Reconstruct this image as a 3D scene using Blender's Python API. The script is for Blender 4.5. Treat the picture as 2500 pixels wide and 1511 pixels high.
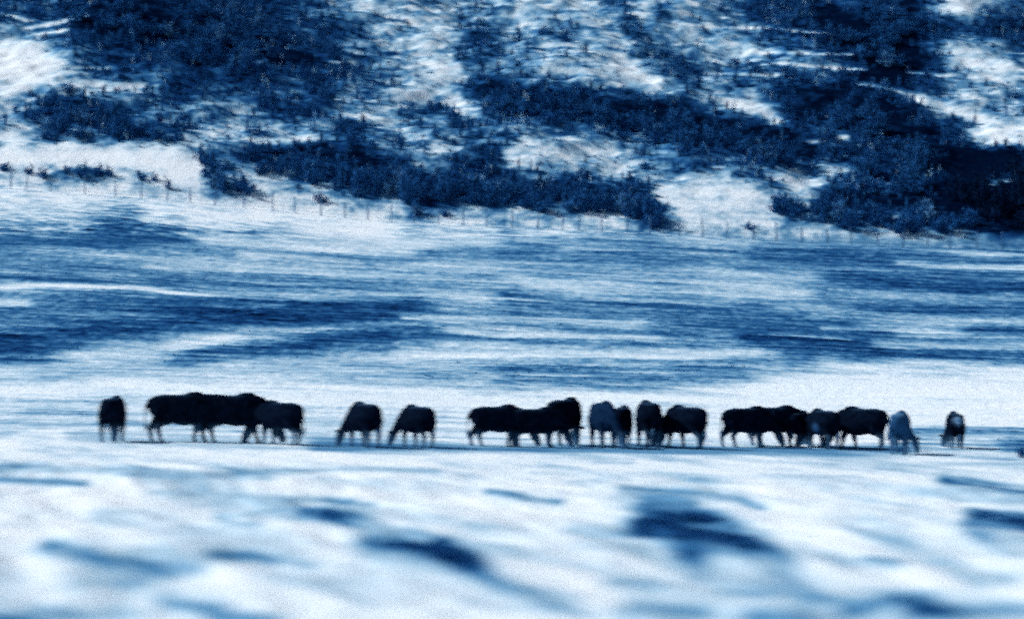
import bpy, bmesh, math, random
import numpy as np
from mathutils import Vector, Matrix

for o in list(bpy.data.objects):
    bpy.data.objects.remove(o)
random.seed(7)
rng = np.random.default_rng(11)
scene = bpy.context.scene
COL = scene.collection
R = math.radians

# ------------------------------------------------------------------ camera
F = 7089.0                      # focal length in photograph pixels (2500 wide)
EYE = 2.8                       # eye height of a passenger in a passing vehicle
HOR = 860.0                     # photograph row of the eye level
cd = bpy.data.cameras.new('camera')
cd.sensor_width = 36.0
cd.lens = 36.0 * F / 2500.0
cd.clip_start = 0.5
cd.clip_end = 6000
cam = bpy.data.objects.new('camera', cd)
COL.objects.link(cam)
cam.location = (0, 0, EYE)
PITCH = math.atan((HOR - 755.5) / F)
cam.rotation_euler = (R(90) + PITCH, 0, 0)
cd.dof.use_dof = True
cd.dof.focus_distance = 135.0
cd.dof.aperture_fstop = 0.68    # wide open long lens
cd.dof.aperture_ratio = 0.31    # anamorphic glass: oval bokeh
scene.camera = cam

# ------------------------------------------------------------------ sky, sun, exposure
SUN_EL, SUN_AZ = R(40), R(-84)  # azimuth from the view direction, negative = to the left
world = bpy.data.worlds.new('World')
scene.world = world
world.use_nodes = True
wn = world.node_tree.nodes
wl = world.node_tree.links
wn.clear()
sky = wn.new('ShaderNodeTexSky')
sky.sky_type = 'NISHITA'
sky.sun_disc = False
sky.sun_elevation = SUN_EL
sky.sun_rotation = SUN_AZ
sky.air_density = 1.0
sky.dust_density = 0.0
sky.ozone_density = 2.0
bg = wn.new('ShaderNodeBackground')
bg.inputs['Strength'].default_value = 0.07
wo = wn.new('ShaderNodeOutputWorld')
wl.new(sky.outputs[0], bg.inputs[0])
wl.new(bg.outputs[0], wo.inputs[0])

sd = bpy.data.lights.new('sun', 'SUN')
sd.energy = 4.5
sd.angle = R(0.6)
sd.color = (0.975, 0.99, 1.0)
sun = bpy.data.objects.new('sun', sd)
COL.objects.link(sun)
sdir = Vector((math.sin(SUN_AZ) * math.cos(SUN_EL), math.cos(SUN_AZ) * math.cos(SUN_EL), math.sin(SUN_EL)))
sun.rotation_euler = sdir.to_track_quat('Z', 'Y').to_euler()
sun.location = sdir * 80

vs = scene.view_settings
vs.view_transform = 'Standard'
vs.look = 'None'
vs.exposure = 0.0
vs.gamma = 1.0
vs.use_curve_mapping = False
scene.cycles.use_denoising = False   # leaves the fine grain of a fast film
scene.cycles.use_adaptive_sampling = True
scene.cycles.adaptive_threshold = 0.13
scene.cycles.adaptive_min_samples = 12
scene.cycles.max_bounces = 4
scene.cycles.diffuse_bounces = 2
scene.cycles.caustics_reflective = False
scene.cycles.caustics_refractive = False

# ------------------------------------------------------------------ noise
_L = 256
_tabs = [np.random.default_rng(100 + i).random((_L, _L)) for i in range(8)]


def vnoise(u, v, k=0):
    t = _tabs[k % 8]
    iu = np.floor(u).astype(np.int64)
    iv = np.floor(v).astype(np.int64)
    fu = u - iu
    fv = v - iv
    fu = fu * fu * (3 - 2 * fu)
    fv = fv * fv * (3 - 2 * fv)
    a = t[iu % _L, iv % _L]
    b = t[(iu + 1) % _L, iv % _L]
    c = t[iu % _L, (iv + 1) % _L]
    d = t[(iu + 1) % _L, (iv + 1) % _L]
    return (a * (1 - fu) + b * fu) * (1 - fv) + (c * (1 - fu) + d * fu) * fv


def fbm(u, v, n=4, k=0, gain=0.55):
    s = 0
    a = 1.0
    tot = 0
    for i in range(n):
        s = s + a * vnoise(u * 2 ** i + 17.3 * i, v * 2 ** i + 9.1 * i, k + i)
        tot += a
        a *= gain
    return s / tot - 0.5


def sstep(a, b, x):
    t = np.clip((x - a) / (b - a), 0, 1)
    return t * t * (3 - 2 * t)


# ------------------------------------------------------------------ the lie of the land
D_FOOT, D_FENCE = 92.0, 220.0


def fence_row(px):              # row of the fence foot in the photograph
    return np.interp(px, [-3000, -600, 63, 280, 464, 719, 954, 1188, 1531, 1775, 1957, 2205, 2386, 2500, 3200, 6000],
                     [380, 430, 458, 476, 489, 516, 538, 552, 566, 580, 591, 602, 609, 613, 640, 680])


def height(x, y):
    x = np.asarray(x, float)
    y = np.asarray(y, float)
    tilt = -0.62 * np.tanh(x / 24.0) * sstep(20, 70, y) * (1 - sstep(140, 215, y))
    yy = np.maximum(y, 1.0)
    pxf = 1250 + F * x / np.maximum(yy, 60)
    pxf = 1250 + F * x / D_FENCE
    zf = EYE + (HOR - fence_row(pxf)) * D_FENCE / F
    t = np.clip((y - D_FOOT) / (D_FENCE - D_FOOT), 0, None)
    base = zf * np.minimum(t, 1) ** 1.42
    up = np.maximum(y - D_FENCE, 0)
    hill = 0.46 * np.minimum(up, 130) + 0.08 * np.minimum(up, 10)
    hill = hill + 6 * (1 - np.exp(-np.maximum(up - 130, 0) / 60.0))
    back = -sstep(450, 2200, y) * 40
    z = base + hill + back + tilt
    # rolling ground, furrow terraces, gullies
    mid = sstep(95, 115, y) * (1 - sstep(205, 225, y))
    z = z + mid * 0.50 * fbm(x / 26.0 + 3, y / 15.0, 3, 0)
    z = z + mid * 0.22 * fbm(x / 14.0 + 0.05 * y, y / 2.6, 2, 3)
    hm = sstep(222, 235, y)
    z = z + hm * 2.6 * fbm(x / 13.0 + y * 0.03, y / 13.0 - x * 0.04, 4, 2)
    z = z + hm * 1.1 * fbm(x / 3.4, y / 2.2, 3, 5)
    fm = (1 - sstep(62, 74, y)) * sstep(2, 14, y)
    z = z + fm * 0.42 * fbm(x / 3.6 + y * 0.16, y / 4.6, 3, 1)
    z = z + fm * 0.26 * fbm((0.975 * x + 0.22 * y) / 1.1, (0.975 * y - 0.22 * x) / 5.0, 3, 6)
    return z


def project(x, y, z):
    yy = np.maximum(y, 0.5)
    return 1250 + F * x / yy, HOR - F * (z - EYE) / yy


def ground_at(px, py, y0=12.0, y1=330.0):
    """the spot on the land that shows at a place in the photograph"""
    ys = np.concatenate([np.arange(y0, 90, 0.1), np.arange(90, y1, 0.05)])
    xs = (px - 1250) / F * ys
    zr = EYE + (HOR - py) / F * ys
    below = np.nonzero(height(xs, ys) >= zr)[0]
    i = below[0] if len(below) else len(ys) - 1
    return float(xs[i]), float(ys[i]), float(height(xs[i], ys[i]))


# ------------------------------------------------------------------ what covers the land (0 snow ... 9 dark scrub)
G = """
5755888877877765423243444 2333553434567777677852255
3445888778877766664432464 4553344434456678899877688
1035677778777666644423565 5444436653224556789964335
1025567668786767665431455 5343213575565665788864324
1343235586566657654333467 5666634453445778777444345
4458864554444676443366555 6777777886423788889963353
2454656654335334664334656 3454566778887853687887512
1211101112657788887643565 2332334466677885577777868
3254623300644363588766777 5544234444355344577888858
1211111222441232354576678 7465776101103436766889989
2222344121110111111353235 3434347411221456665667999
5544566654234321100122223 2223334332223323433334566
"""
ROWS = [[int(c) for c in ln.replace(' ', '')] for ln in G.strip().splitlines()]
GRID = np.array(ROWS, float)    # 12 rows of 50, each cell 50 x 50 pixels of the photograph


def grid_dark(px, py):
    u = np.clip(px / 50.0 - 0.5, -8, 57)
    v = np.clip(py / 50.0 - 0.5, 0, 10.999)
    u = np.abs(u)
    u = np.where(u > 48.999, 97.998 - u, u)
    iu = np.floor(u).astype(int)
    iv = np.floor(v).astype(int)
    fu = u - iu
    fv = v - iv
    return ((GRID[iv, iu] * (1 - fu) + GRID[iv, iu + 1] * fu) * (1 - fv) +
            (GRID[iv + 1, iu] * (1 - fu) + GRID[iv + 1, iu + 1] * fu) * fv)


# bands of stubble and of drifted snow: (dark 0-9, half thickness, points)
BANDS = [
    (5.6, 16, [(-200, 596), (150, 596), (380, 588), (480, 598)]),
    (2.0, 20, [(520, 586), (800, 600), (1000, 600), (1180, 590)]),
    (2.6, 13, [(600, 624), (900, 645), (1200, 665)]),
    (2.2, 24, [(-200, 915), (60, 900), (200, 880), (340, 866), (430, 848)]),
    (2.4, 20, [(300, 925), (600, 912), (800, 882), (1000, 858)]),
    (5, 14, [(-200, 640), (0, 645), (350, 652), (500, 662)]),
    (5.8, 18, [(-200, 676), (0, 681), (420, 690)]),
    (5.4, 46, [(-200, 770), (0, 765), (230, 750), (430, 735)]),
    (1, 8, [(-200, 700), (0, 702), (325, 702), (456, 719), (660, 742), (900, 758)]),
    (2, 7, [(-200, 737), (0, 738), (60, 740)]),
    (2.2, 10, [(365, 648), (660, 663), (1218, 696), (1400, 701)]),
    (5, 13, [(507, 671), (710, 681), (1000, 697), (1250, 712)]),
    (3, 14, [(634, 730), (1000, 722), (1250, 735)]),
    (4.5, 12, [(900, 640), (1100, 628), (1340, 608)]),
    (5, 12, [(1000, 745), (1250, 760)]),
    (7.3, 34, [(-200, 855), (50, 834), (304, 800), (507, 774), (760, 775), (980, 772)]),
    (6.5, 14, [(-200, 872), (0, 860), (110, 858)]),
    (1.4, 15, [(430, 843), (660, 812), (900, 806), (1218, 808)]),
    (1.2, 8, [(990, 775), (1250, 782), (1605, 791)]),
    (6.8, 26, [(482, 882), (660, 858), (832, 832), (1015, 823)]),
    (4.6, 12, [(950, 796), (1250, 795), (1500, 803)]),
    (4.5, 16, [(1000, 925), (1100, 915), (1250, 908)]),
    (3.0, 24, [(150, 905), (380, 925), (640, 905)]),
    (3.0, 20, [(700, 905), (900, 925), (1150, 940)]),
    (6, 14, [(1240, 612), (1350, 606)]),
    (5.6, 16, [(1430, 625), (1580, 632), (1700, 642)]),
    (6.6, 22, [(1880, 622), (2265, 637), (2700, 672)]),
    (6.6, 34, [(1985, 685), (2250, 690), (2700, 705)]),
    (2.3, 9, [(2200, 640), (2400, 655), (2700, 668)]),
    (3.4, 10, [(2090, 723), (2300, 728), (2440, 730)]),
    (2, 15, [(1250, 683), (1400, 699), (1700, 708), (1960, 719)]),
    (3.0, 22, [(1740, 672), (1860, 690), (1970, 685)]),
    (2.2, 7, [(1250, 722), (1605, 737), (2010, 754)]),
    (6.2, 20, [(1250, 741), (1706, 757), (1910, 775), (2050, 795)]),
    (5.2, 14, [(1250, 765), (1600, 770)]),
    (6.6, 18, [(2100, 760), (2350, 760), (2700, 762)]),
    (3, 10, [(1985, 772), (2163, 783), (2500, 785), (2700, 786)]),
    (6.2, 16, [(1600, 800), (1900, 802), (2060, 800)]),
    (2, 6, [(2010, 803), (2366, 818)]),
    (1.3, 8, [(1250, 815), (1400, 823), (1600, 828)]),
    (5.2, 11, [(1300, 835), (1500, 838), (1750, 842)]),
    (7.6, 26, [(1850, 838), (1990, 842), (2120, 846)]),
    (6.8, 12, [(2370, 806), (2700, 812)]),
    (2.4, 7, [(2138, 838), (2300, 845), (2700, 856)]),
    (7, 15, [(2080, 860), (2300, 868), (2700, 880)]),
    (1.6, 20, [(1000, 858), (1250, 866), (1500, 868), (1850, 872)]),
    (6, 22, [(1250, 915), (1450, 918), (1605, 920), (1757, 905), (1950, 888)]),
    (4.5, 16, [(1560, 935), (1750, 925), (1900, 905)]),
    (0.8, 40, [(1900, 955), (2200, 945), (2700, 950)]),
    (1.0, 24, [(-200, 960), (300, 950), (800, 965), (1500, 975), (2000, 985)]),
    (5.0, 16, [(2240, 1058), (2380, 1056), (2700, 1058)]),
    (4.2, 18, [(2230, 1086), (2400, 1092), (2700, 1100)]),
    (6.2, 16, [(2470, 1092), (2500, 1090), (2600, 1095)]),
    # trampled feeding strip along the herd, the cows' cast shade painted in with it
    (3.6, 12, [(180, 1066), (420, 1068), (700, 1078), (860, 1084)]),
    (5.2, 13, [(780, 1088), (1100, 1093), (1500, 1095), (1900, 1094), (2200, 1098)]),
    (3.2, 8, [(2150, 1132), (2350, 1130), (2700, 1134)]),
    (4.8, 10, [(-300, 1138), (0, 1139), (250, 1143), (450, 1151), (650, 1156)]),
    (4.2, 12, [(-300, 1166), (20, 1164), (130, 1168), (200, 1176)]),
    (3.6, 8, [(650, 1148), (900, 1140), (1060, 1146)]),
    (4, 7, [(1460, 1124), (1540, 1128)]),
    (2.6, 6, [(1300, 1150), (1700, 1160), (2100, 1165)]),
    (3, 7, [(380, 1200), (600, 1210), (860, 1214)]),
]
# ledges of snow, bare gullies and dense brush on the hill
HILL_MARKS = [
    (8, 50, [(230, 40), (400, 60), (560, 110), (690, 130)]),
    (8.8, 46, [(2050, 60), (2130, 110), (2180, 175)]),
    (8, 48, [(2010, 250), (2150, 300), (2300, 400)]),
    (8, 26, [(1195, 228), (1400, 245), (1600, 272), (1800, 318), (1985, 350)]),
    (7.8, 22, [(845, 420), (1000, 446), (1250, 470), (1400, 468), (1600, 505)]),
    (7.6, 16, [(600, 388), (720, 378), (850, 378)]),
    (7.8, 30, [(130, 270), (230, 275), (280, 300)]),
    (8.2, 24, [(2080, 480), (2250, 500), (2400, 545)]),
    (9.6, 46, [(2425, 400), (2470, 460), (2520, 520)]),
    (0.0, 30, [(-200, 150), (0, 150), (90, 160)]),
    (0.0, 16, [(-200, 385), (60, 388), (250, 386), (470, 408)]),
    (1.5, 15, [(1640, 480), (1750, 490), (1850, 485)]),
    (1.0, 14, [(1500, 165), (1560, 190), (1590, 205)]),
    (1.2, 13, [(1790, 255), (1860, 275), (1895, 295)]),
    (1.6, 13, [(2250, 245), (2330, 270), (2400, 292)]),
    (1.2, 24, [(2420, 330), (2520, 335)]),
    (1.6, 20, [(2360, 130), (2420, 160), (2450, 185)]),
    (1.5, 10, [(2330, 15), (2370, 20)]),
    (2, 4, [(1650, 60), (1790, 66), (1900, 74), (2030, 84)]),
    (2.4, 4, [(1850, 128), (1960, 131), (2080, 134)]),
    (2.2, 4, [(1745, 150), (1850, 149)]),
    (2.4, 4, [(1910, 154), (2010, 165), (2110, 172)]),
    (2.6, 4, [(1720, 182), (1890, 180)]),
    (2.6, 4, [(2220, 177), (2330, 186)]),
    (2.4, 5, [(2100, 205), (2190, 222), (2240, 240)]),
    (1.6, 6, [(1985, 346), (2060, 334)]),
    (3, 6, [(2075, 366), (2095, 355)]),
    (2.2, 6, [(2030, 420), (2060, 418)]),
    (2.2, 12, [(1955, 448), (1985, 446)]),
    (3, 4, [(2165, 447), (2200, 442)]),
    (4, 9, [(2425, 448), (2470, 440)]),
    (2, 4, [(0, 34), (70, 52)]),
    (2, 5, [(60, 68), (130, 58), (200, 40)]),
    (2, 5, [(60, 86), (160, 74)]),
    (1.6, 9, [(130, 198), (260, 208), (340, 212)]),
    (2, 5, [(150, 170), (260, 166)]),
    (2.4, 4, [(600, 163), (645, 150)]),
    (2.4, 4, [(810, 153), (860, 153)]),
    (2, 9, [(560, 330), (640, 345), (760, 340)]),
    (2, 10, [(850, 285), (960, 300)]),
    (2.4, 16, [(1010, 215), (1090, 235), (1140, 270)]),
    (2.2, 14, [(1050, 165), (1110, 185)]),
    (2.2, 14, [(1000, 40), (1040, 70)]),
    (2.4, 12, [(900, 20), (980, 30)]),
    (2.4, 14, [(1260, 375), (1380, 385), (1500, 395)]),
]
# bare wind-scoured patches in the near snow
PATCHES = [
    (7.2, 15, [(745, 1248), (800, 1258), (860, 1270)]),
    (4.2, 9, [(690, 1216), (800, 1214), (910, 1228)]),
    (3.6, 14, [(545, 1270), (620, 1284)]),
    (7.5, 22, [(905, 1308), (1000, 1315), (1085, 1338), (1150, 1362)]),
    (7.4, 17, [(1085, 1338), (1150, 1368), (1220, 1418), (1330, 1445)]),
    (5.0, 18, [(120, 1345), (220, 1362), (370, 1384), (480, 1388)]),
    (6.0, 10, [(515, 1356), (570, 1358), (620, 1350), (670, 1362)]),
    (4.2, 14, [(400, 1460), (470, 1470), (540, 1474)]),
    (3.4, 20, [(200, 1420), (290, 1426), (340, 1420)]),
    (4.4, 18, [(90, 1488), (220, 1494), (300, 1486)]),
    (5.6, 14, [(-200, 1512), (20, 1510), (140, 1512)]),
    (4.4, 14, [(520, 1496), (680, 1508)]),
    (8.4, 30, [(1590, 1268), (1680, 1280), (1770, 1306), (1830, 1345), (1890, 1395)]),
    (9, 22, [(1640, 1290), (1680, 1335), (1720, 1362)]),
    (6.0, 20, [(1850, 1360), (1910, 1415), (1980, 1450)]),
    (6.5, 26, [(1600, 1290), (1680, 1330), (1740, 1365)]),
    (7.0, 18, [(2380, 1266), (2440, 1274), (2520, 1282)]),
    (5.6, 14, [(2310, 1180), (2400, 1194), (2480, 1210), (2620, 1222)]),
    (4.4, 9, [(1520, 1192), (1620, 1202), (1800, 1214), (1860, 1240)]),
    (4.6, 10, [(1620, 1222), (1690, 1228)]),
    (4.6, 6, [(1190, 1204), (1280, 1212), (1370, 1222)]),
    (4.2, 16, [(1230, 1420), (1310, 1448), (1390, 1458)]),
    (3.4, 12, [(1490, 1410), (1600, 1420)]),
    (4.4, 18, [(1540, 1484), (1640, 1492), (1720, 1500)]),
    (5.2, 16, [(1840, 1504), (1960, 1512)]),
    (4.4, 14, [(1770, 1440), (1860, 1446)]),
    (7.6, 20, [(2240, 1484), (2330, 1492), (2620, 1500)]),
    (6.0, 17, [(2070, 1490), (2170, 1456), (2260, 1468)]),
    (4.4, 11, [(2120, 1306), (2170, 1314), (2210, 1326)]),
    (4.4, 16, [(2370, 1290), (2430, 1330), (2490, 1350)]),
    (3.6, 14, [(2200, 1320), (2300, 1370), (2380, 1410), (2460, 1420)]),
    (4.0, 12, [(2120, 1370), (2190, 1380)]),
    (2.6, 26, [(1750, 1380), (1950, 1420), (2120, 1440)]),
    (2.4, 22, [(900, 1410), (1100, 1440), (1350, 1470)]),
    (4.2, 9, [(1890, 1395), (1990, 1448), (2080, 1478)]),
    (4.0, 9, [(1230, 1428), (1340, 1468), (1430, 1500)]),
    (3.4, 8, [(1950, 1330), (2080, 1385)]),
    (3.2, 9, [(2060, 1285), (2250, 1365), (2400, 1438)]),
    (3.0, 9, [(450, 1290), (620, 1330), (760, 1385)]),
    (3.0, 8, [(640, 1398), (800, 1432), (900, 1470)]),
    (3.2, 8, [(860, 1270), (960, 1296), (1040, 1316)]),
    (3.0, 8, [(1400, 1290), (1500, 1318), (1580, 1350)]),
    (2.2, 22, [(250, 1270), (420, 1320), (700, 1320)]),
]


def stroke(dark, px, py, d, w, pts, soft=1.0, wob=None, ex_=1.3, brk=None, flat=0.45):
    lo = min(p[0] for p in pts) - 4 * w - 60
    hi = max(p[0] for p in pts) + 4 * w + 60
    la = min(p[1] for p in pts) - 4 * w
    lb = max(p[1] for p in pts) + 4 * w
    m = np.nonzero((px > lo) & (px < hi) & (py > la) & (py < lb))[0]
    if not len(m):
        return
    X = px[m]
    Y = py[m]
    if wob is not None:
        Y = Y + wob[m] * w
    best = np.full(len(m), 1e9)
    for (ax, ay), (bx, by) in zip(pts[:-1], pts[1:]):
        dx, dy = bx - ax, by - ay
        t = np.clip(((X - ax) * dx + (Y - ay) * dy) / (dx * dx + dy * dy), 0, 1)
        ex = (X - ax - t * dx) * flat
        ey = Y - ay - t * dy
        best = np.minimum(best, ex * ex + ey * ey)
    k = np.exp(-(best / (w * w * soft)) ** ex_)
    if brk is not None:
        k = k * brk[m]
    dark[m] = dark[m] * (1 - k) + d * k


def cover_field(x, y, z, fine=True):
    px, py = project(x, y, z)
    dark = np.full(x.shape, 1.5)
    # field behind the herd: streaky stubble
    hillp = sstep(612, 560, py) * (y > 90)
    wx = 22 * fbm(x / 4.0, y / 3.0, 3, 1)
    wy = 22 * fbm(x / 4.0 + 40, y / 3.0 + 11, 3, 2)
    gd = grid_dark(px + wx * 2, py + wy)
    midbase = 4.2 + 4.4 * fbm(x / 16.0, y / 4.2 + x * 0.05, 3, 4, 0.6) + 2.6 * fbm(x / 8.0, y / 1.5 + x * 0.03, 3, 2, 0.6)
    inmid = (y > 96) * (py < 905)
    low = 1.9 + 4.6 * fbm(x / 4.0, y / 2.2, 4, 6, 0.7) - 0.9 * sstep(1700, 2000, px) + 0.7 * sstep(1300, 900, px)
    edge = 905 + 40 * fbm(x / 6.0, y / 6.0, 2, 3)
    ek = sstep(edge - 45, edge + 35, py)
    midbase = midbase * (1 - ek) + low * ek
    du = 0.975 * x + 0.22 * y
    dv = 0.975 * y - 0.22 * x
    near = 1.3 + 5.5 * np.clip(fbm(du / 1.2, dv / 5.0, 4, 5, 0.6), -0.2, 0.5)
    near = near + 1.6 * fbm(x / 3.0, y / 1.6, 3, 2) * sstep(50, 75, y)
    dark = np.where(y > 92, midbase, near)
    dark = dark * (1 - hillp) + gd * hillp
    for d, w, pts in HILL_MARKS:
        stroke(dark, px + wx, py + wy * 0.4, d, w, pts, 1.0, None, 1.2)
    wob = 2.2 * fbm(x / 5.0, y / 5.0, 3, 6)
    brk = np.clip(0.78 + 1.5 * fbm(x / 7.0, y / 1.3 + x * 0.03, 3, 1, 0.7), 0.15, 1)
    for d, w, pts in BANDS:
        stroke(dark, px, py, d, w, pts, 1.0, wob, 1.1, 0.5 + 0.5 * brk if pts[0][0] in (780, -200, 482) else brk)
    brk2 = np.clip(0.88 + 2.0 * fbm(du / 0.7, dv / 3.4, 4, 4, 0.65), 0.5, 1.12)
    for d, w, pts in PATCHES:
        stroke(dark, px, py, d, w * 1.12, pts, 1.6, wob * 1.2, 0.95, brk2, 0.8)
    c = dark / 9.0
    if fine:
        # broken edges: speckled on the hill, streaked on the stubble, soft in the near drifts
        hn = fbm(x / 1.5, y / 0.9, 4, 3, 0.7)
        hn2 = fbm(x / 0.45, y / 0.55, 2, 6)
        mn = fbm(x / 3.2, y / 0.9, 4, 2, 0.68)
        mn2 = fbm(x / 0.35, y / 0.8, 2, 1)
        nn = fbm(x / 1.8 + y * 0.1, y / 2.4, 3, 7)
        wmid = np.where(y > 92, 1 - hillp, 0)
        c = c * (1 + 0.10 * hillp)
        c = c + hillp * (hn * 1.0 + hn2 * 0.30) * (0.36 + np.clip(np.minimum(c, 1.05 - c), 0, 1) * 1.5)
        c = c + wmid * (mn * 0.55 + mn2 * 0.30) * (0.3 + c)
        c = c + (y <= 92) * nn * 0.25 * (0.25 + c)
    return np.clip(c, 0, 1)


# ------------------------------------------------------------------ materials
def nodes_of(name):
    m = bpy.data.materials.new(name)
    m.use_nodes = True
    nt = m.node_tree
    return m, nt, nt.nodes['Principled BSDF'], nt.nodes, nt.links


def make_ground_mat():
    m, nt, b, N, Lk = nodes_of('snow_and_stubble')
    at = N.new('ShaderNodeAttribute')
    at.attribute_name = 'cover'
    tc = N.new('ShaderNodeTexCoord')
    mp = N.new('ShaderNodeMapping')
    mp.inputs['Scale'].default_value = (1, 0.6, 1)
    Lk.new(tc.outputs['Object'], mp.inputs[0])
    n1 = N.new('ShaderNodeTexNoise')
    n1.inputs['Scale'].default_value = 3.0
    n1.inputs['Detail'].default_value = 6
    n1.inputs['Roughness'].default_value = 0.7
    Lk.new(mp.outputs[0], n1.inputs['Vector'])
    ma = N.new('ShaderNodeMath')
    ma.operation = 'MULTIPLY_ADD'
    ma.inputs[1].default_value = 0.16
    Lk.new(n1.outputs[0], ma.inputs[0])
    sb = N.new('ShaderNodeMath')
    sb.operation = 'SUBTRACT'
    Lk.new(at.outputs['Fac'], sb.inputs[0])
    sb.inputs[1].default_value = 0.08
    Lk.new(sb.outputs[0], ma.inputs[2])
    cr = N.new('ShaderNodeValToRGB')
    Lk.new(ma.outputs[0], cr.inputs[0])
    e = cr.color_ramp.elements
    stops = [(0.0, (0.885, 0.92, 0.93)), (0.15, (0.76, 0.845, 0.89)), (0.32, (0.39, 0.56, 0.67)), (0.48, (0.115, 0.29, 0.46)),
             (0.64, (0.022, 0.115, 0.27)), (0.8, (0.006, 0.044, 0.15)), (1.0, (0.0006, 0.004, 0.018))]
    e[0].position, e[0].color = stops[0][0], (*stops[0][1], 1)
    e[1].position, e[1].color = stops[-1][0], (*stops[-1][1], 1)
    for p, c in stops[1:-1]:
        q = e.new(p)
        q.color = (*c, 1)
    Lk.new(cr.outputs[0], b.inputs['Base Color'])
    b.inputs['Roughness'].default_value = 0.9
    b.inputs['Specular IOR Level'].default_value = 0.0
    n2 = N.new('ShaderNodeTexNoise')
    n2.inputs['Scale'].default_value = 2.2
    n2.inputs['Detail'].default_value = 8
    n2.inputs['Roughness'].default_value = 0.65
    Lk.new(mp.outputs[0], n2.inputs['Vector'])
    bp = N.new('ShaderNodeBump')
    bp.inputs['Strength'].default_value = 0.35
    bp.inputs['Distance'].default_value = 0.3
    Lk.new(n2.outputs[0], bp.inputs['Height'])
    Lk.new(bp.outputs[0], b.inputs['Normal'])
    return m


def plain_mat(name, c1, c2, scale=6.0, rough=0.9, spec=0.0):
    m, nt, b, N, Lk = nodes_of(name)
    tc = N.new('ShaderNodeTexCoord')
    n = N.new('ShaderNodeTexNoise')
    n.inputs['Scale'].default_value = scale
    n.inputs['Detail'].default_value = 4
    Lk.new(tc.outputs['Object'], n.inputs['Vector'])
    cr = N.new('ShaderNodeValToRGB')
    cr.color_ramp.elements[0].position = 0.32
    cr.color_ramp.elements[1].position = 0.68
    cr.color_ramp.elements[0].color = (*c1, 1)
    cr.color_ramp.elements[1].color = (*c2, 1)
    Lk.new(n.outputs[0], cr.inputs[0])
    Lk.new(cr.outputs[0], b.inputs['Base Color'])
    b.inputs['Roughness'].default_value = rough
    b.inputs['Specular IOR Level'].default_value = spec
    return m


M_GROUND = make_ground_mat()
M_SCRUB = plain_mat('dark_scrub_leaves', (0.007, 0.058, 0.19), (0.028, 0.14, 0.35), 0.8)
M_FROST = plain_mat('frosted_scrub_leaves', (0.03, 0.13, 0.31), (0.11, 0.29, 0.50), 0.8)
M_JUNIPER = plain_mat('blackish_juniper', (0.002, 0.008, 0.03), (0.006, 0.024, 0.075), 0.8)
M_SNOWY = plain_mat('snow_on_twigs', (0.16, 0.38, 0.58), (0.42, 0.64, 0.80), 0.7)
M_STEM = plain_mat('scrub_stems', (0.006, 0.026, 0.09), (0.016, 0.055, 0.16), 3)
M_STUB = plain_mat('frosted_stubble', (0.025, 0.12, 0.30), (0.09, 0.26, 0.47), 0.6)
M_POST = plain_mat('weathered_post_wood', (0.05, 0.13, 0.26), (0.12, 0.25, 0.42), 9)
M_WIRE = plain_mat('fence_wire', (0.05, 0.12, 0.22), (0.10, 0.19, 0.32), 5, 0.5, 0.4)
M_HOOF = plain_mat('hoof_horn', (0.006, 0.010, 0.02), (0.015, 0.022, 0.04), 12, 0.6)
M_EYE = plain_mat('wet_eye', (0.002, 0.003, 0.006), (0.004, 0.006, 0.01), 12, 0.15, 0.5)


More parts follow.
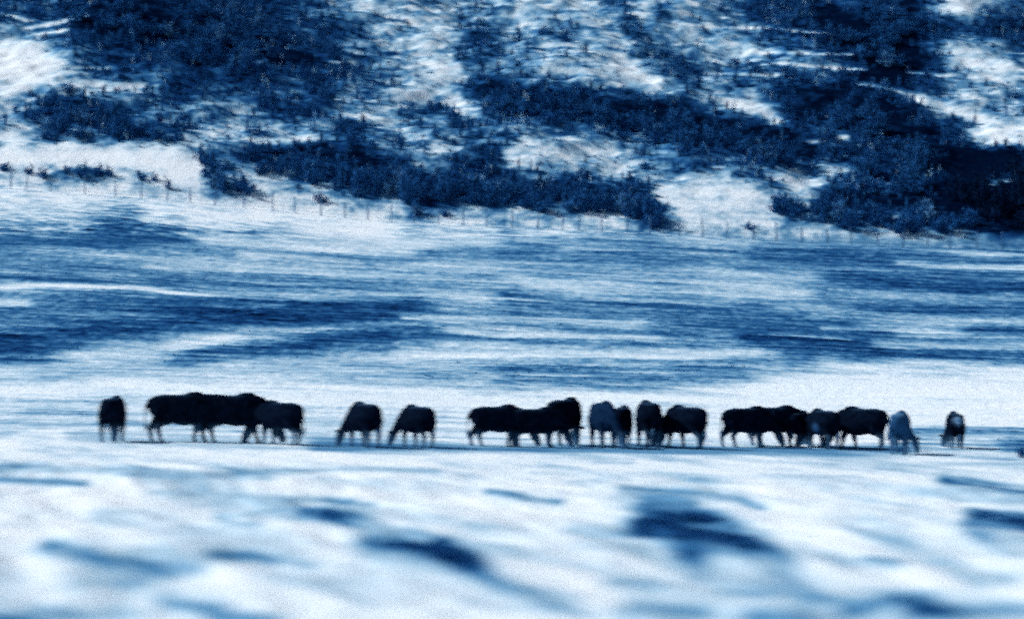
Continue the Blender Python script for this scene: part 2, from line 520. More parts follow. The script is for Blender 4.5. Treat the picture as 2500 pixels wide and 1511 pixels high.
def coat_mat(name, dark, light, patch=None, pc=(0.5, 0.6, 0.7), pr=0.2):
    """short winter coat; patch = centre of a pale marking in the animal's own space"""
    m, nt, b, N, Lk = nodes_of(name)
    tc = N.new('ShaderNodeTexCoord')
    mp = N.new('ShaderNodeMapping')
    mp.inputs['Scale'].default_value = (5, 5, 2.5)
    Lk.new(tc.outputs['Object'], mp.inputs[0])
    n = N.new('ShaderNodeTexNoise')
    n.inputs['Scale'].default_value = 2.0
    n.inputs['Detail'].default_value = 6
    Lk.new(mp.outputs[0], n.inputs['Vector'])
    cr = N.new('ShaderNodeValToRGB')
    cr.color_ramp.elements[0].position = 0.35
    cr.color_ramp.elements[1].position = 0.75
    cr.color_ramp.elements[0].color = (*dark, 1)
    cr.color_ramp.elements[1].color = (*light, 1)
    Lk.new(n.outputs[0], cr.inputs[0])
    out = cr.outputs[0]
    if patch:
        vd = N.new('ShaderNodeVectorMath')
        vd.operation = 'DISTANCE'
        vd.inputs[1].default_value = patch
        Lk.new(tc.outputs['Object'], vd.inputs[0])
        ad = N.new('ShaderNodeMath')
        ad.operation = 'MULTIPLY_ADD'
        ad.inputs[1].default_value = 0.42
        Lk.new(n.outputs[0], ad.inputs[0])
        Lk.new(vd.outputs['Value'], ad.inputs[2])
        mr = N.new('ShaderNodeMapRange')
        mr.inputs['From Min'].default_value = pr + 0.30
        mr.inputs['From Max'].default_value = pr + 0.12
        Lk.new(ad.outputs[0], mr.inputs['Value'])
        mx = N.new('ShaderNodeMix')
        mx.data_type = 'RGBA'
        Lk.new(mr.outputs[0], mx.inputs['Factor'])
        Lk.new(out, mx.inputs['A'])
        mx.inputs['B'].default_value = (*pc, 1)
        out = mx.outputs['Result']
    # frost and caked snow on the lower legs
    sx = N.new('ShaderNodeSeparateXYZ')
    Lk.new(tc.outputs['Object'], sx.inputs[0])
    fz = N.new('ShaderNodeMath')
    fz.operation = 'MULTIPLY_ADD'
    fz.inputs[1].default_value = 0.5
    Lk.new(n.outputs[0], fz.inputs[0])
    Lk.new(sx.outputs['Z'], fz.inputs[2])
    fr = N.new('ShaderNodeMapRange')
    fr.inputs['From Min'].default_value = 0.85
    fr.inputs['From Max'].default_value = 0.35
    fr.inputs['To Max'].default_value = 0.95
    Lk.new(fz.outputs[0], fr.inputs['Value'])
    fm = N.new('ShaderNodeMix')
    fm.data_type = 'RGBA'
    Lk.new(fr.outputs[0], fm.inputs['Factor'])
    Lk.new(out, fm.inputs['A'])
    fm.inputs['B'].default_value = (0.085, 0.20, 0.34, 1)
    out = fm.outputs['Result']
    # top light painted into the coat where the back faces up
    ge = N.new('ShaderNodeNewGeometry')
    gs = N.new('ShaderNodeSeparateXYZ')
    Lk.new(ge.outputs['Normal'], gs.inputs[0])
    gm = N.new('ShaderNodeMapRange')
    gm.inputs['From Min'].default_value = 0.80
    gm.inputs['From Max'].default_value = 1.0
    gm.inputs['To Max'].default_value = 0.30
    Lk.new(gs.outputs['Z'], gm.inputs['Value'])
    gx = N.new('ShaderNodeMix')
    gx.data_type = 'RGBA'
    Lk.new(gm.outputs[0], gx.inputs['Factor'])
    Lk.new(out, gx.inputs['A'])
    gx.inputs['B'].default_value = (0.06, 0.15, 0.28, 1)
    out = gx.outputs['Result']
    Lk.new(out, b.inputs['Base Color'])
    b.inputs['Roughness'].default_value = 0.9
    b.inputs['Specular IOR Level'].default_value = 0.0
    n2 = N.new('ShaderNodeTexNoise')
    n2.inputs['Scale'].default_value = 28
    n2.inputs['Detail'].default_value = 3
    Lk.new(mp.outputs[0], n2.inputs['Vector'])
    bp = N.new('ShaderNodeBump')
    bp.inputs['Strength'].default_value = 0.5
    bp.inputs['Distance'].default_value = 0.02
    Lk.new(n2.outputs[0], bp.inputs['Height'])
    Lk.new(bp.outputs[0], b.inputs['Normal'])
    return m


BLACK = ((0.0010, 0.0022, 0.0060), (0.0055, 0.0140, 0.036))
C_BLACK = coat_mat('black_coat', *BLACK)
C_NAVY = coat_mat('dark_slate_coat', (0.0025, 0.010, 0.030), (0.010, 0.034, 0.088))
C_PALE = coat_mat('pale_roan_coat', (0.009, 0.045, 0.12), (0.026, 0.092, 0.20), (-0.60, 0.0, 1.60), (0.10, 0.22, 0.37), 0.36)
C_RUMP = coat_mat('black_coat_pale_rump', *BLACK, (-0.93, 0.0, 1.12), (0.16, 0.30, 0.48), 0.16)
C_FLANK = coat_mat('black_coat_pale_flank', *BLACK, (-0.05, 0.36, 0.72), (0.022, 0.075, 0.18), 0.20)
C_SPOT = coat_mat('black_coat_small_spot', *BLACK, (-0.25, -0.30, 1.12), (0.08, 0.19, 0.40), 0.05)


# ------------------------------------------------------------------ helpers
def tag(o, label=None, cat=None, group=None, kind=None):
    if label:
        o['label'] = label
    if cat:
        o['category'] = cat
    if group:
        o['group'] = group
    if kind:
        o['kind'] = kind
    return o


def np_mesh(name, verts, faces, mat, smooth=False):
    """faces: an (n,k) int array, all of one size"""
    me = bpy.data.meshes.new(name)
    n, k = faces.shape
    me.vertices.add(len(verts))
    me.vertices.foreach_set('co', np.asarray(verts, np.float32).ravel())
    me.loops.add(n * k)
    me.loops.foreach_set('vertex_index', faces.astype(np.int32).ravel())
    me.polygons.add(n)
    me.polygons.foreach_set('loop_start', np.arange(0, n * k, k, dtype=np.int32))
    me.polygons.foreach_set('loop_total', np.full(n, k, np.int32))
    me.update(calc_edges=True)
    if smooth:
        me.polygons.foreach_set('use_smooth', np.ones(n, bool))
    me.materials.append(mat)
    return me


def link(name, me, parent=None):
    o = bpy.data.objects.new(name, me)
    COL.objects.link(o)
    if parent is not None:
        o.parent = parent
    return o


# ------------------------------------------------------------------ the ground: one sheet from behind the road to the horizon
def build_ground():
    rows = [-80, -50, -25, -10, -2, 4, 8, 11, 13.5, 15.5, 17.0]
    d = 18.0
    while d < 92:
        rows.append(d)
        d += max(0.06, min(0.5, d * d / (EYE * F) * 2.2))
    rows += list(np.arange(92, 222, 0.34)) + list(np.arange(222, 288, 0.21)) + list(np.arange(288, 352, 0.9))
    d = 353.0
    while d < 4500:
        rows.append(d)
        d *= 1.12
    inner = np.linspace(-0.205, 0.205, 690)
    outer = 0.205 * 1.10 ** np.arange(1, 40)
    tans = np.concatenate([-outer[::-1], inner, outer])
    ys = np.array(rows)
    X = tans[None, :] * np.maximum(ys, 25.0)[:, None]
    Y = np.repeat(ys[:, None], len(tans), 1)
    # ease the fan open behind the hill and near the road so that it stays a sheet
    Z = height(X.ravel(), Y.ravel())
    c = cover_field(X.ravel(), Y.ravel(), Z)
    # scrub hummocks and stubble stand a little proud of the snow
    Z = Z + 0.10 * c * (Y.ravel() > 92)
    nr, nc = X.shape
    V = np.stack([X.ravel(), Y.ravel(), Z], 1)
    i = np.arange(nr * nc).reshape(nr, nc)
    Fq = np.stack([i[:-1, :-1].ravel(), i[:-1, 1:].ravel(), i[1:, 1:].ravel(), i[1:, :-1].ravel()], 1)
    me = np_mesh('ground', V, Fq, M_GROUND, True)
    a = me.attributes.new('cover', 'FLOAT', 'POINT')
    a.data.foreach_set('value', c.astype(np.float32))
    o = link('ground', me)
    tag(o, 'snow covered pasture rising into a scrubby hillside', None, None, 'structure')
    return o


build_ground()


# ------------------------------------------------------------------ scrub and stubble nobody could count
def tuft_template(nb, spread, seed, wid):
    r = np.random.default_rng(seed)
    V, Fc = [], []
    for k in range(nb):
        a = r.uniform(0, 2 * math.pi)
        lean = r.uniform(0.1, spread)
        h = r.uniform(0.55, 1.0)
        ca, sa = math.cos(a), math.sin(a)
        b = r.uniform(0, 0.22)
        w = wid * r.uniform(0.6, 1.3)
        t = r.uniform(0, 2 * math.pi)
        wx, wy = math.cos(t) * w, math.sin(t) * w
        n = len(V)
        V += [(ca * b - wx, sa * b - wy, -0.1), (ca * b + wx, sa * b + wy, -0.1),
              (ca * (b + lean * .5) + wx * .9, sa * (b + lean * .5) + wy * .9, h * .6),
              (ca * (b + lean * .5) - wx * .9, sa * (b + lean * .5) - wy * .9, h * .6),
              (ca * (b + lean), sa * (b + lean), h)]
        Fc += [(n, n + 1, n + 2), (n, n + 2, n + 3), (n + 3, n + 2, n + 4)]
    return np.array(V), np.array(Fc)


def scatter(name, pts, sizes, heights, templates, mat, label):
    Vs, Fs, base = [], [], 0
    for k, p in enumerate(pts):
        V, Fc = templates[k % len(templates)]
        a = random.uniform(0, 6.283)
        ca, sa = math.cos(a), math.sin(a)
        s, h = sizes[k], heights[k]
        W = np.empty_like(V)
        W[:, 0] = p[0] + s * (V[:, 0] * ca - V[:, 1] * sa)
        W[:, 1] = p[1] + s * (V[:, 0] * sa + V[:, 1] * ca)
        W[:, 2] = p[2] + h * V[:, 2]
        Vs.append(W)
        Fs.append(Fc + base)
        base += len(V)
    o = link(name, np_mesh(name, np.concatenate(Vs), np.concatenate(Fs), mat))
    tag(o, label, None, None, 'stuff')
    return o


def pick(n, y0, y1, tmax, keep, seed):
    r = np.random.default_rng(seed)
    out = []
    got = 0
    while got < n:
        y = np.sqrt(r.uniform(y0 * y0, y1 * y1, 40000)) if y1 < 200 else r.uniform(y0, y1, 40000)
        x = r.uniform(-tmax, tmax, 40000) * y
        z = height(x, y)
        c = cover_field(x, y, z)
        ok = r.random(40000) < keep(c, x, y)
        out.append(np.stack([x[ok], y[ok], z[ok], c[ok]], 1))
        got += ok.sum()
        if len(out) > 12:
            break
    return np.concatenate(out)[:n]


sage_t = [tuft_template(9, 0.45, 40 + i, 0.12) for i in range(8)]
P = pick(13000, 223, 300, 0.24, lambda c, x, y: np.clip((c - 0.48) * 2.0, 0, 1) * (c < 0.93), 5)
k = rng.uniform(0.6, 1.25, len(P))
scatter('hillside_scrub', P, 0.34 * k, 0.72 * k * rng.uniform(0.7, 1.7, len(P)), sage_t, M_SCRUB, 'low dark scrub covering the snowy hillside above the fence')
P = pick(2600, 223, 300, 0.24, lambda c, x, y: np.clip((0.55 - np.abs(c - 0.42) * 3) * 0.6, 0, 1), 6)
k = rng.uniform(0.5, 1.1, len(P))
scatter('frosted_scrub', P, 0.30 * k, 0.34 * k, sage_t, M_FROST, 'low frosted scrub along the edges of the snow patches')
snow_t = [tuft_template(4, 0.35, 80 + i, 0.13) for i in range(6)]
P = pick(4200, 223, 300, 0.24, lambda c, x, y: np.clip((c - 0.40) * 1.2, 0, 0.5) * (c < 0.93), 16)
P = P[fbm(P[:, 0] / 3.0, P[:, 1] / 3.0, 2, 3) > -0.02]
k = rng.uniform(0.5, 1.2, len(P))
scatter('snow_laden_twigs', P, 0.20 * k, 0.95 * k, snow_t, M_SNOWY, 'snow caught in the upright twigs of the hillside scrub')
stub_t = [tuft_template(6, 0.5, 60 + i, 0.10) for i in range(6)]
P = pick(15000, 98, 219, 0.24, lambda c, x, y: np.clip((c - 0.42) * 2.0, 0, 1), 8)
k = rng.uniform(0.6, 1.3, len(P))
scatter('stubble', P, 0.15 * k, 0.11 * k, stub_t, M_STUB, 'frosted stubble standing through the snow of the sloping field')
P = pick(700, 19, 66, 0.22, lambda c, x, y: np.clip((c - 0.60) * 2.5, 0, 1), 9)
k = rng.uniform(0.6, 1.3, len(P))
scatter('near_grass', P, 0.10 * k, 0.07 * k, stub_t, M_SCRUB, 'dark dead grass on the bare patches of the near snow')


# ------------------------------------------------------------------ shrubs of the thickets
def tube_np(pts, rads, n=5):
    V, Fc = [], []
    for i, (p, r) in enumerate(zip(pts, rads)):
        for j in range(n):
            a = 2 * math.pi * j / n
            V.append((p[0] + r * math.cos(a), p[1] + r * math.sin(a), p[2]))
    for i in range(len(pts) - 1):
        for j in range(n):
            Fc.append((i * n + j, i * n + (j + 1) % n, (i + 1) * n + (j + 1) % n, (i + 1) * n + j))
    return V, Fc


def shrub_meshes(seed):
    r = random.Random(seed)
    SV, SF, LV, LF = [], [], [], []
    for s in range(r.randint(8, 13)):
        a = r.uniform(0, 6.283)
        sp = r.uniform(0.15, 0.75)
        h = r.uniform(0.35, 1.15) * (1.12 - 0.6 * sp)
        pts, b0 = [], r.uniform(0, 0.10)
        for t in (0, .35, .7, 1):
            wob = 0.05 * t
            pts.append((math.cos(a) * (b0 + sp * t ** 1.3) + r.uniform(-wob, wob),
                        math.sin(a) * (b0 + sp * t ** 1.3) + r.uniform(-wob, wob), h * t - 0.06))
        v, f = tube_np(pts, [0.030, 0.022, 0.014, 0.005], 4)
        n = len(SV)
        SV += v
        SF += [tuple(q + n for q in g) for g in f]
        for k in range(40):
            t = r.uniform(0.12, 1.06)
            i = min(2, int(t * 3))
            q = t * 3 - i
            c = [pts[i][m] * (1 - q) + pts[i + 1][m] * q for m in range(3)]
            c = [c[0] + r.gauss(0, .10), c[1] + r.gauss(0, .10), max(0.02, c[2] + r.gauss(0, .08))]
            L = r.uniform(.06, .16)
            d = Vector((r.gauss(0, .28), r.gauss(0, .28), r.uniform(.5, 1.2))).normalized() * L
            w = d.cross(Vector((r.gauss(0, 1), r.gauss(0, 1), r.gauss(0, 1)))).normalized() * L * r.uniform(.16, .34)
            c = Vector(c)
            n = len(LV)
            LV += [tuple(c - d), tuple(c + w), tuple(c + d), tuple(c - w)]
            LF += [(n, n + 1, n + 2, n + 3)]
    ms = np_mesh('shrub_stems', np.array(SV), np.array(SF), M_STEM)
    ml = np_mesh('shrub_foliage', np.array(LV), np.array(LF), M_SCRUB)
    return ms, ml


SHRUBS = [shrub_meshes(300 + i) for i in range(10)]


def shrub(px, py, wpx, hpx, label, group, name='shrub', foliage=None):
    x, y, z = ground_at(px, py)
    s = y / F
    e = bpy.data.objects.new(name, None)
    COL.objects.link(e)
    e.location = (x, y, z - 0.03)
    e.rotation_euler = (0, 0, random.uniform(0, 6.283))
    w = wpx * s / 1.3
    h = hpx * s / 0.95
    e.scale = (w * random.uniform(.8, 1.25), w * random.uniform(.8, 1.2), h)
    tag(e, label, 'shrub', group)
    ms, ml = random.choice(SHRUBS)
    link('stems', ms, e)
    fo = link('foliage', ml, e)
    if foliage:
        fo.material_slots[0].link = 'OBJECT'
        fo.material_slots[0].material = foliage
    return e


# (label, group, count, width range, height range, row of feet as points, spread)
THICKETS = [
    ('dark shrub in the thicket above the white snow bank at left', 'shrubs above the left snow bank', 26, (34, 64), (30, 62),
     [(75, 300), (160, 322), (240, 335), (330, 330), (420, 335)], 26),
    ('dark shrub in the tongue of brush at the right end of the white bank', 'shrubs at the end of the snow bank', 13, (30, 52), (30, 56),
     [(495, 405), (520, 445), (560, 468), (600, 470)], 12),
    ('dark shrub in the loose brush between snow gaps above the fence', 'shrubs among the snow gaps', 20, (32, 56), (34, 60),
     [(600, 398), (680, 420), (760, 440), (830, 425)], 22),
    ('dark shrub in the long thicket just above the middle of the fence', 'shrubs in the middle thicket', 46, (36, 66), (36, 70),
     [(840, 440), (900, 468), (1000, 480), (1100, 490), (1210, 498), (1330, 505)], 24),
    ('dark shrub at the tapering right end of the middle thicket', 'shrubs at the thicket end', 26, (36, 62), (36, 66),
     [(1330, 480), (1420, 500), (1500, 512), (1610, 538)], 18),
    ('dark shrub in the diagonal belt high on the middle of the hill', 'shrubs in the diagonal belt', 60, (36, 66), (34, 66),
     [(1200, 262), (1350, 285), (1500, 310), (1650, 345), (1800, 365), (1950, 390)], 30),
    ('dark shrub in the dense brush above the right part of the fence', 'shrubs above the right part of the fence', 40, (36, 64), (34, 62),
     [(1880, 515), (1980, 528), (2100, 540), (2250, 552), (2350, 558)], 20),
    ('blackish shrub in the corner thicket at the right edge of the hillside', 'shrubs in the corner thicket', 30, (44, 76), (46, 84),
     [(2370, 480), (2420, 520), (2500, 545), (2560, 520), (2480, 440)], 30),
    ('dark shrub on the broad dark slope right of the diagonal belt', 'shrubs on the broad dark slope', 56, (34, 64), (30, 60),
     [(2000, 330), (2100, 300), (2200, 380), (2280, 440), (2150, 460), (2060, 420)], 45),
    ('dark shrub in the shadowy brush at the top of the hill toward the right', 'shrubs at the top right of the hill', 34, (34, 60), (30, 56),
     [(2020, 90), (2100, 120), (2180, 160), (2140, 60), (2260, 90)], 30),
    ('dark shrub in the big dark patch at the upper left of the hill', 'shrubs in the upper left dark patch', 64, (36, 66), (30, 60),
     [(220, 60), (350, 90), (500, 120), (620, 160), (480, 50), (660, 60)], 40),
]
for lab, grp, n, wr, hr, pts, sp in THICKETS:
    seg = [math.dist(a, b) for a, b in zip(pts[:-1], pts[1:])]
    tot = sum(seg)
    n = n if lab.startswith('blackish') else round(n * 0.62)
    for q in range(n):
        t = (q + random.random()) / n * tot
        i = 0
        while i < len(seg) - 1 and t > seg[i]:
            t -= seg[i]
            i += 1
        u = min(1, t / seg[i])
        px = pts[i][0] * (1 - u) + pts[i + 1][0] * u + random.gauss(0, sp * .5)
        py = pts[i][1] * (1 - u) + pts[i + 1][1] * u + random.gauss(0, sp * .55)
        py = min(py, float(fence_row(px)) - 12)
        shrub(px, py, random.uniform(*wr), random.uniform(*hr), lab, grp,
              foliage=M_JUNIPER if lab.startswith('blackish') else (M_FROST if random.random() < .12 else None))

FENCE_SHRUBS = [
    (8, 418, 30, 24, 'small shrub above the fence at the left edge of the hill'),
    (72, 424, 26, 26, 'small round shrub behind the second post from the left'),
    (108, 436, 30, 30, 'leaning shrub crossing the third post from the left'),
    (160, 424, 40, 22, 'low shrub at the left start of the small dark fence hedge'),
    (200, 434, 44, 30, 'widest shrub behind the fourth post from the left'),
    (236, 432, 34, 28, 'shrub at the right end of the small dark fence hedge'),
    (268, 430, 22, 26, 'narrow shrub standing behind the fifth post from the left'),
    (345, 440, 34, 26, 'shrub straddling the sixth fence post below the white bank'),
    (375, 442, 24, 24, 'small shrub just right of the sixth fence post'),
    (410, 462, 20, 34, 'thin upright shrub between the sixth and eighth fence posts'),
    (783, 496, 34, 26, 'low shrub at a crooked post left of the middle thicket'),
    (1018, 528, 40, 40, 'dark shrub hanging below the middle thicket at the fence'),
    (1085, 530, 26, 22, 'small dark shrub right of the one below the middle thicket'),
    (1600, 555, 52, 60, 'tall dark shrub ending the middle thicket at the bright snow gap'),
    (1830, 560, 34, 28, 'lone shrub on the bright snow gap by the fence'),
    (165, 228, 44, 30, 'lone round shrub on the white snow high at left'),
]
for px, py, w, h, lab in FENCE_SHRUBS:
    shrub(px, min(py, float(fence_row(px)) - 3), w, h, lab, 'shrubs along the fence', 'shrub')
shrub(2512, 1118, 60, 74, 'dark bush cut by the right edge beside the herd', None, 'bush')


# ------------------------------------------------------------------ the fence
def build_fence():
    posts_px = [-58, 26, 63, 122, 206, 280, 344, 408, 464, 524, 595, 666, 719, 783, 841, 898, 954, 1012, 1071, 1131, 1188, 1250, 1312,
                1373, 1414, 1470, 1531, 1587, 1658, 1716, 1775, 1840, 1897, 1957, 2020, 2079, 2143, 2205, 2264, 2320, 2386, 2448, 2510, 2570]
    e = bpy.data.objects.new('wire_fence', None)
    COL.objects.link(e)
    tag(e, 'long wire fence of thin wooden posts crossing the foot of the hill', 'fence')
    protos = []
    for s in range(4):
        r = random.Random(70 + s)
        pts = [(r.uniform(-.03, .03) * t, r.uniform(-.03, .03) * t, -0.3 + 1.65 * t) for t in (0, .3, .6, .85, 1)]
        v, f = tube_np(pts, [.06, .057, .054, .05, .045], 7)
        v.append((pts[-1][0], pts[-1][1], pts[-1][2] + .03))
        n = len(v)
        tri = [(n - 1 - 7 + j, n - 1 - 7 + (j + 1) % 7, n - 1, n - 1) for j in range(7)]
        me = bpy.data.meshes.new('fence_post')
        me.from_pydata(v, [], f + [t[:3] for t in tri])
        me.materials.append(M_POST)
        protos.append(me)
    tops = []
    for px in posts_px:
        y = D_FENCE - 1.2
        x = (px - 1250) / F * y
        z = float(height(x, y))
        o = link('post', random.choice(protos), e)
        o.location = (x, y, z)
        hs = random.uniform(0.85, 1.12)
        o.scale = (random.uniform(.8, 1.15), random.uniform(.8, 1.15), hs)
        o.rotation_euler = (random.gauss(0, .03), random.gauss(0, .05), random.uniform(0, 6))
        tops.append((x, y, z, hs))
    for hgt in (0.25, 0.52, 0.80, 1.10):
        V, Fc = [], []
        n = 4
        path = []
        for a, b in zip(tops[:-1], tops[1:]):
            for t in (0, .33, .67):
                path.append((a[0] + (b[0] - a[0]) * t, a[1] - .07, a[2] + (b[2] - a[2]) * t + hgt - .05 * math.sin(math.pi * t)))
        path.append((tops[-1][0], tops[-1][1] - .07, tops[-1][2] + hgt))
        for p in path:
            for j in range(n):
                q = 2 * math.pi * j / n + .7
                V.append((p[0], p[1] + .007 * math.cos(q), p[2] + .007 * math.sin(q)))
        for i in range(len(path) - 1):
            for j in range(n):
                Fc.append((i * n + j, i * n + (j + 1) % n, (i + 1) * n + (j + 1) % n, (i + 1) * n + j))
        link('wire', np_mesh('fence_wire', np.array(V), np.array(Fc), M_WIRE), e)


build_fence()


# ------------------------------------------------------------------ cattle
def loft(V, Fc, path, n=14, box=1.0):
    """path: (x, y, z, half width across, half height in the plane of travel)"""
    P3 = [Vector(p[:3]) for p in path]
    base = len(V)
    for i, p in enumerate(path):
        t = (P3[min(i + 1, len(P3) - 1)] - P3[max(i - 1, 0)]).normalized()
        side = Vector((0, 1, 0))
        side = (side - t * side.dot(t))
        side = side.normalized() if side.length > .05 else Vector((1, 0, 0))
        up = side.cross(t)
        for j in range(n):
            a = 2 * math.pi * j / n
            ca, sa = math.cos(a), math.sin(a)
            ca = math.copysign(abs(ca) ** box, ca)
            sa = math.copysign(abs(sa) ** box, sa)
            V.append(tuple(P3[i] + side * (p[3] * ca) + up * (p[4] * sa)))
    for i in range(len(path) - 1):
        for j in range(n):
            Fc.append((base + i * n + j, base + i * n + (j + 1) % n, base + (i + 1) * n + (j + 1) % n, base + (i + 1) * n + j))
    Fc.append(tuple(base + j for j in range(n))[::-1])
    Fc.append(tuple(base + (len(path) - 1) * n + j for j in range(n)))


def cow_mesh(pose, name):
    V, Fc = [], []
    # trunk: rump, loin, barrel, chest
    loft(V, Fc, [(-.91, 0, .98, .07, .09), (-.86, 0, 1.0, .17, .20), (-.74, 0, 1.02, .26, .29), (-.52, 0, 1.02, .30, .35),
                 (-.22, 0, .955, .345, .405), (.10, 0, .925, .355, .44), (.38, 0, .95, .32, .435), (.60, 0, 1.0, .26, .39),
                 (.76, 0, 1.02, .20, .31), (.86, 0, 1.03, .10, .18)], 20, 0.78)
    # neck and head
    if pose['head'] == 'graze':
        neck = [(.50, 0, 1.12, .17, .27), (.78, 0, 1.06, .15, .27), (1.00, 0, .86, .125, .23), (1.17, 0, .62, .11, .18), (1.27, 0, .45, .10, .15)]
        head = [(1.20, 0, .53, .10, .13), (1.28, 0, .41, .14, .17), (1.35, 0, .28, .125, .14), (1.40, 0, .16, .10, .115), (1.43, 0, .07, .092, .10), (1.44, 0, .03, .05, .05)]
        poll = Vector((1.26, 0, .50))
        hd = Vector((.25, 0, -.97))
    elif pose['head'] == 'level':
        neck = [(.50, 0, 1.10, .17, .27), (.80, 0, 1.12, .15, .26), (1.04, 0, 1.15, .125, .22), (1.24, 0, 1.19, .11, .18)]
        head = [(1.20, 0, 1.24, .09, .12), (1.31, 0, 1.20, .125, .15), (1.44, 0, 1.12, .11, .125), (1.56, 0, 1.04, .085, .10), (1.64, 0, .98, .078, .085), (1.67, 0, .96, .05, .05)]
        poll = Vector((1.25, 0, 1.27))
        hd = Vector((.83, 0, -.55))
    else:                       # raised
        neck = [(.48, 0, 1.12, .18, .28), (.74, 0, 1.22, .16, .27), (.92, 0, 1.38, .135, .22), (1.04, 0, 1.53, .12, .17)]
        head = [(1.00, 0, 1.58, .09, .12), (1.11, 0, 1.56, .13, .15), (1.25, 0, 1.48, .11, .125), (1.37, 0, 1.40, .085, .10), (1.45, 0, 1.34, .078, .085), (1.48, 0, 1.32, .05, .05)]
        poll = Vector((1.05, 0, 1.62))
        hd = Vector((.83, 0, -.55))
    turn = pose.get('turn', 0)
    rot = Matrix.Rotation(turn, 3, 'Z')
    piv = Vector((.55, 0, 0))

    def tw(path, f0):
        out = []
        m = len(path)
        for i, p in enumerate(path):
            k = f0 if f0 is not None else i / (m - 1)
            q = piv + Matrix.Rotation(turn * k, 3, 'Z') @ (Vector(p[:3]) - piv)
            out.append((*q, p[3], p[4]))
        return out
    loft(V, Fc, tw(neck, None), 14)
    loft(V, Fc, tw(head, 1), 12)
    pollw = piv + rot @ (poll - piv)
    # ears
    for s in (-1, 1):
        a = Vector((0, s * .10, 0))
        b = Vector((-.04, s * .30, -.05 if pose['head'] != 'graze' else .02))
        loft(V, Fc, [(*(pollw + rot @ a), .02, .03), (*(pollw + rot @ (a * .4 + b * .6)), .055, .022 + .03), (*(pollw + rot @ b), .015, .015)], 6)
    # brisket, hump of the withers, udder
    loft(V, Fc, [(.42, 0, .66, .06, .08), (.62, 0, .66, .13, .15), (.80, 0, .76, .12, .14), (.90, 0, .90, .07, .10)], 10)
    loft(V, Fc, [(.02, 0, 1.24, .09, .10), (.30, 0, 1.31, .15, .13), (.52, 0, 1.31, .15, .14), (.72, 0, 1.20, .10, .12)], 10)
    loft(V, Fc, [(-.52, 0, .64, .08, .06), (-.38, 0, .58, .14, .10), (-.22, 0, .62, .08, .06)], 10)
    # hip bones
    for s in (-1, 1):
        loft(V, Fc, [(-.58, s * .18, 1.22, .05, .05), (-.48, s * .21, 1.255, .08, .07), (-.38, s * .18, 1.24, .05, .05)], 8)
    hoofs = []
    st = pose.get('stride', .1)
    for s, k in ((1, 1), (-1, -1)):
        d = st * k
        loft(V, Fc, [(.50, s * .15, 1.05, .13, .20), (.52, s * .19, .82, .12, .17), (.50 + d * .2, s * .185, .66, .11, .145), (.53 + d * .6, s * .175, .42, .082, .10),
                     (.52 + d * .8, s * .17, .28, .056, .064), (.53 + d, s * .17, .12, .056, .06), (.56 + d, s * .17, .055, .05, .055)], 10)
        hoofs.append((.57 + d, s * .17))
        d = -st * k * .9
        loft(V, Fc, [(-.58, s * .14, 1.08, .14, .24), (-.56, s * .20, .86, .15, .22), (-.54 + d * .3, s * .20, .68, .13, .20), (-.66 + d * .6, s * .185, .52, .09, .12),
                     (-.73 + d * .8, s * .18, .42, .076, .096), (-.70 + d, s * .18, .22, .056, .062), (-.68 + d, s * .18, .11, .056, .058), (-.65 + d, s * .18, .055, .05, .055)], 10)
        hoofs.append((-.64 + d, s * .18))
    tx = pose.get('tail', 0)
    tail = [(-.78, 0, 1.22, .04, .05), (-.90, tx * .1, 1.15, .034, .036), (-.975, tx * .4, 1.0, .028, .03), (-.98, tx * .8, .75, .024, .026), (-.98, tx, .56, .024, .024)]
    loft(V, Fc, tail, 8)
    me = bpy.data.meshes.new(name)
    me.from_pydata(V, [], Fc)
    tmp = bpy.data.objects.new('temporary', me)
    COL.objects.link(tmp)
    md = tmp.modifiers.new('r', 'REMESH')
    md.mode = 'VOXEL'
    md.voxel_size = 0.026
    md.use_smooth_shade = True
    sm = tmp.modifiers.new('s', 'SMOOTH')
    sm.factor = 0.5
    sm.iterations = 4
    bpy.context.view_layer.update()
    ev = tmp.evaluated_get(bpy.context.evaluated_depsgraph_get())
    body = bpy.data.meshes.new_from_object(ev)
    body.name = name
    bpy.data.objects.remove(tmp)
    bpy.data.meshes.remove(me)
    body.materials.clear()
    body.materials.append(C_BLACK)
    # hoof, eye, tail tuft
    eyes = []
    for s in (-1, 1):
        p = poll + hd * .16 + Vector((0, s * .118, 0)) + hd.cross(Vector((0, 1, 0))) * -.03
        eyes.append(piv + rot @ (p - piv))
    return dict(body=body, hoofs=hoofs, eyes=eyes, tail=tx)


def small_meshes():
    V, Fc = [], []
    loft(V, Fc, [(0, 0, .075, .050, .052), (.005, 0, .045, .056, .060), (.015, 0, .0, .060, .072)], 10)
    hoof = bpy.data.meshes.new('hoof')
    hoof.from_pydata(V, [], Fc)
    hoof.materials.append(M_HOOF)
    bm = bmesh.new()
    bmesh.ops.create_uvsphere(bm, u_segments=8, v_segments=6, radius=.024)
    eye = bpy.data.meshes.new('eye')
    bm.to_mesh(eye)
    eye.materials.append(M_EYE)
    V, Fc = [], []
    loft(V, Fc, [(0, 0, .06, .02, .02), (0, 0, 0, .040, .036), (.01, 0, -.12, .045, .038), (.015, .01, -.24, .012, .01)], 8)
    tuft = bpy.data.meshes.new('tail_tuft')
    tuft.from_pydata(V, [], Fc)
    tuft.materials.append(C_BLACK)
    return hoof, eye, tuft


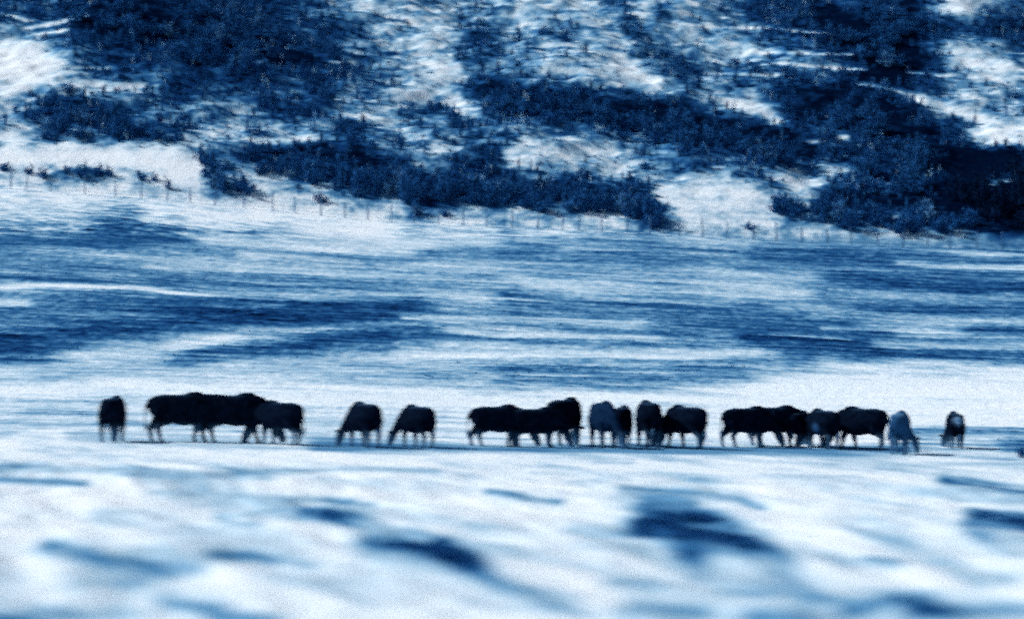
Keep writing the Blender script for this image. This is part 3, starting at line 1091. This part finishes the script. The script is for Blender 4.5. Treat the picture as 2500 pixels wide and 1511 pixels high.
HOOF, EYEM, TUFT = small_meshes()
POSES = {
    'graze_walk': cow_mesh(dict(head='graze', stride=.16, tail=.03), 'cow_grazing_walking'),
    'graze': cow_mesh(dict(head='graze', stride=.06, turn=.35, tail=-.05), 'cow_grazing'),
    'graze_turn': cow_mesh(dict(head='graze', stride=.12, turn=-.5, tail=.06), 'cow_grazing_turned'),
    'level': cow_mesh(dict(head='level', stride=.14, tail=.02), 'cow_walking'),
    'raised': cow_mesh(dict(head='raised', stride=.05, turn=.25), 'cow_head_raised'),
}

# (foot column, foot row, height in pixels, heading, pose, coat, label); heading 0 = to the right, 90 = away from the camera
HERD = [
    (277, 1078, 112, 84, 'graze', C_BLACK, 'black cow seen end on, alone at the left end of the herd'),
    (440, 1078, 121, 8, 'level', C_BLACK, 'black cow with its rump to the left, first of the long left cluster'),
    (568, 1080, 121, 4, 'graze_walk', C_BLACK, 'black cow in the middle of the long left cluster'),
    (686, 1085, 108, 140, 'graze', C_BLACK, 'lower black cow at the right end of the long left cluster'),
    (890, 1091, 111, 116, 'graze', C_BLACK, 'black cow by itself just right of the long left cluster'),
    (1020, 1091, 104, 121, 'graze', C_BLACK, 'small black cow by itself, the one nearest the middle cluster'),
    (1212, 1089, 102, 8, 'graze_walk', C_BLACK, 'black cow with its rump to the left, first of the middle cluster'),
    (1306, 1091, 98, 12, 'graze', C_BLACK, 'low black cow in the dip of the middle cluster'),
    (1378, 1087, 117, 62, 'graze', C_BLACK, 'tall black cow with a humped top at the right end of the middle cluster'),
    (1472, 1092, 114, 282, 'graze', C_NAVY, 'slate blue cow seen end on, right after the gap past the middle cluster'),
    (1520, 1086, 97, 80, 'graze', C_BLACK, 'narrow black cow half hidden beside the slate blue one'),
    (1583, 1091, 114, 98, 'graze_turn', C_BLACK, 'black cow with a pointed back between two rounded ones'),
    (1676, 1094, 106, 126, 'graze_walk', C_BLACK, 'round backed black cow before the gap at the block of cows'),
    (1822, 1091, 100, 24, 'graze_walk', C_BLACK, 'black cow with a square rump at the left end of the block'),
    (1892, 1090, 101, 14, 'graze', C_SPOT, 'black cow with a small pale spot in the middle of the block'),
    (1953, 1090, 88, 66, 'graze', C_BLACK, 'small dark cow squeezed in at the right end of the block'),
    (2010, 1095, 98, 112, 'graze', C_FLANK, 'dark cow with a pale flank between the block and the humped grazer'),
    (2106, 1097, 105, 142, 'graze_walk', C_BLACK, 'humped black cow grazing with head down, left of the pale cow'),
    (2197, 1108, 106, 76, 'graze_turn', C_PALE, 'pale grey cow seen end on, the only light one in the herd'),
    (2331, 1096, 92, 88, 'graze', C_RUMP, 'dark cow with a white patch standing alone at the right end'),
]
for n, (px, py, hpx, head, pose, coat, lab) in enumerate(HERD):
    x, y, z = ground_at(px, py, 40, 120)
    P_ = POSES[pose]
    o = bpy.data.objects.new('cow', P_['body'])
    COL.objects.link(o)
    o.material_slots[0].link = 'OBJECT'
    o.material_slots[0].material = coat
    s = hpx * y / F / 1.40
    o.location = (x, y, z - 0.03)
    o.rotation_euler = (0, 0, R(head))
    o.scale = (s, s * random.uniform(.95, 1.06), s)
    tag(o, lab, 'cow', 'cattle feeding in a row on the snow')
    for hx, hy in P_['hoofs']:
        h = link('hoof', HOOF, o)
        h.location = (hx, hy, 0)
    for ep in P_['eyes']:
        q = link('eye', EYEM, o)
        q.location = ep
    t = link('tail_tuft', TUFT, o)
    t.location = (-.98, P_['tail'], .56)
    t.material_slots[0].link = 'OBJECT'
    t.material_slots[0].material = coat
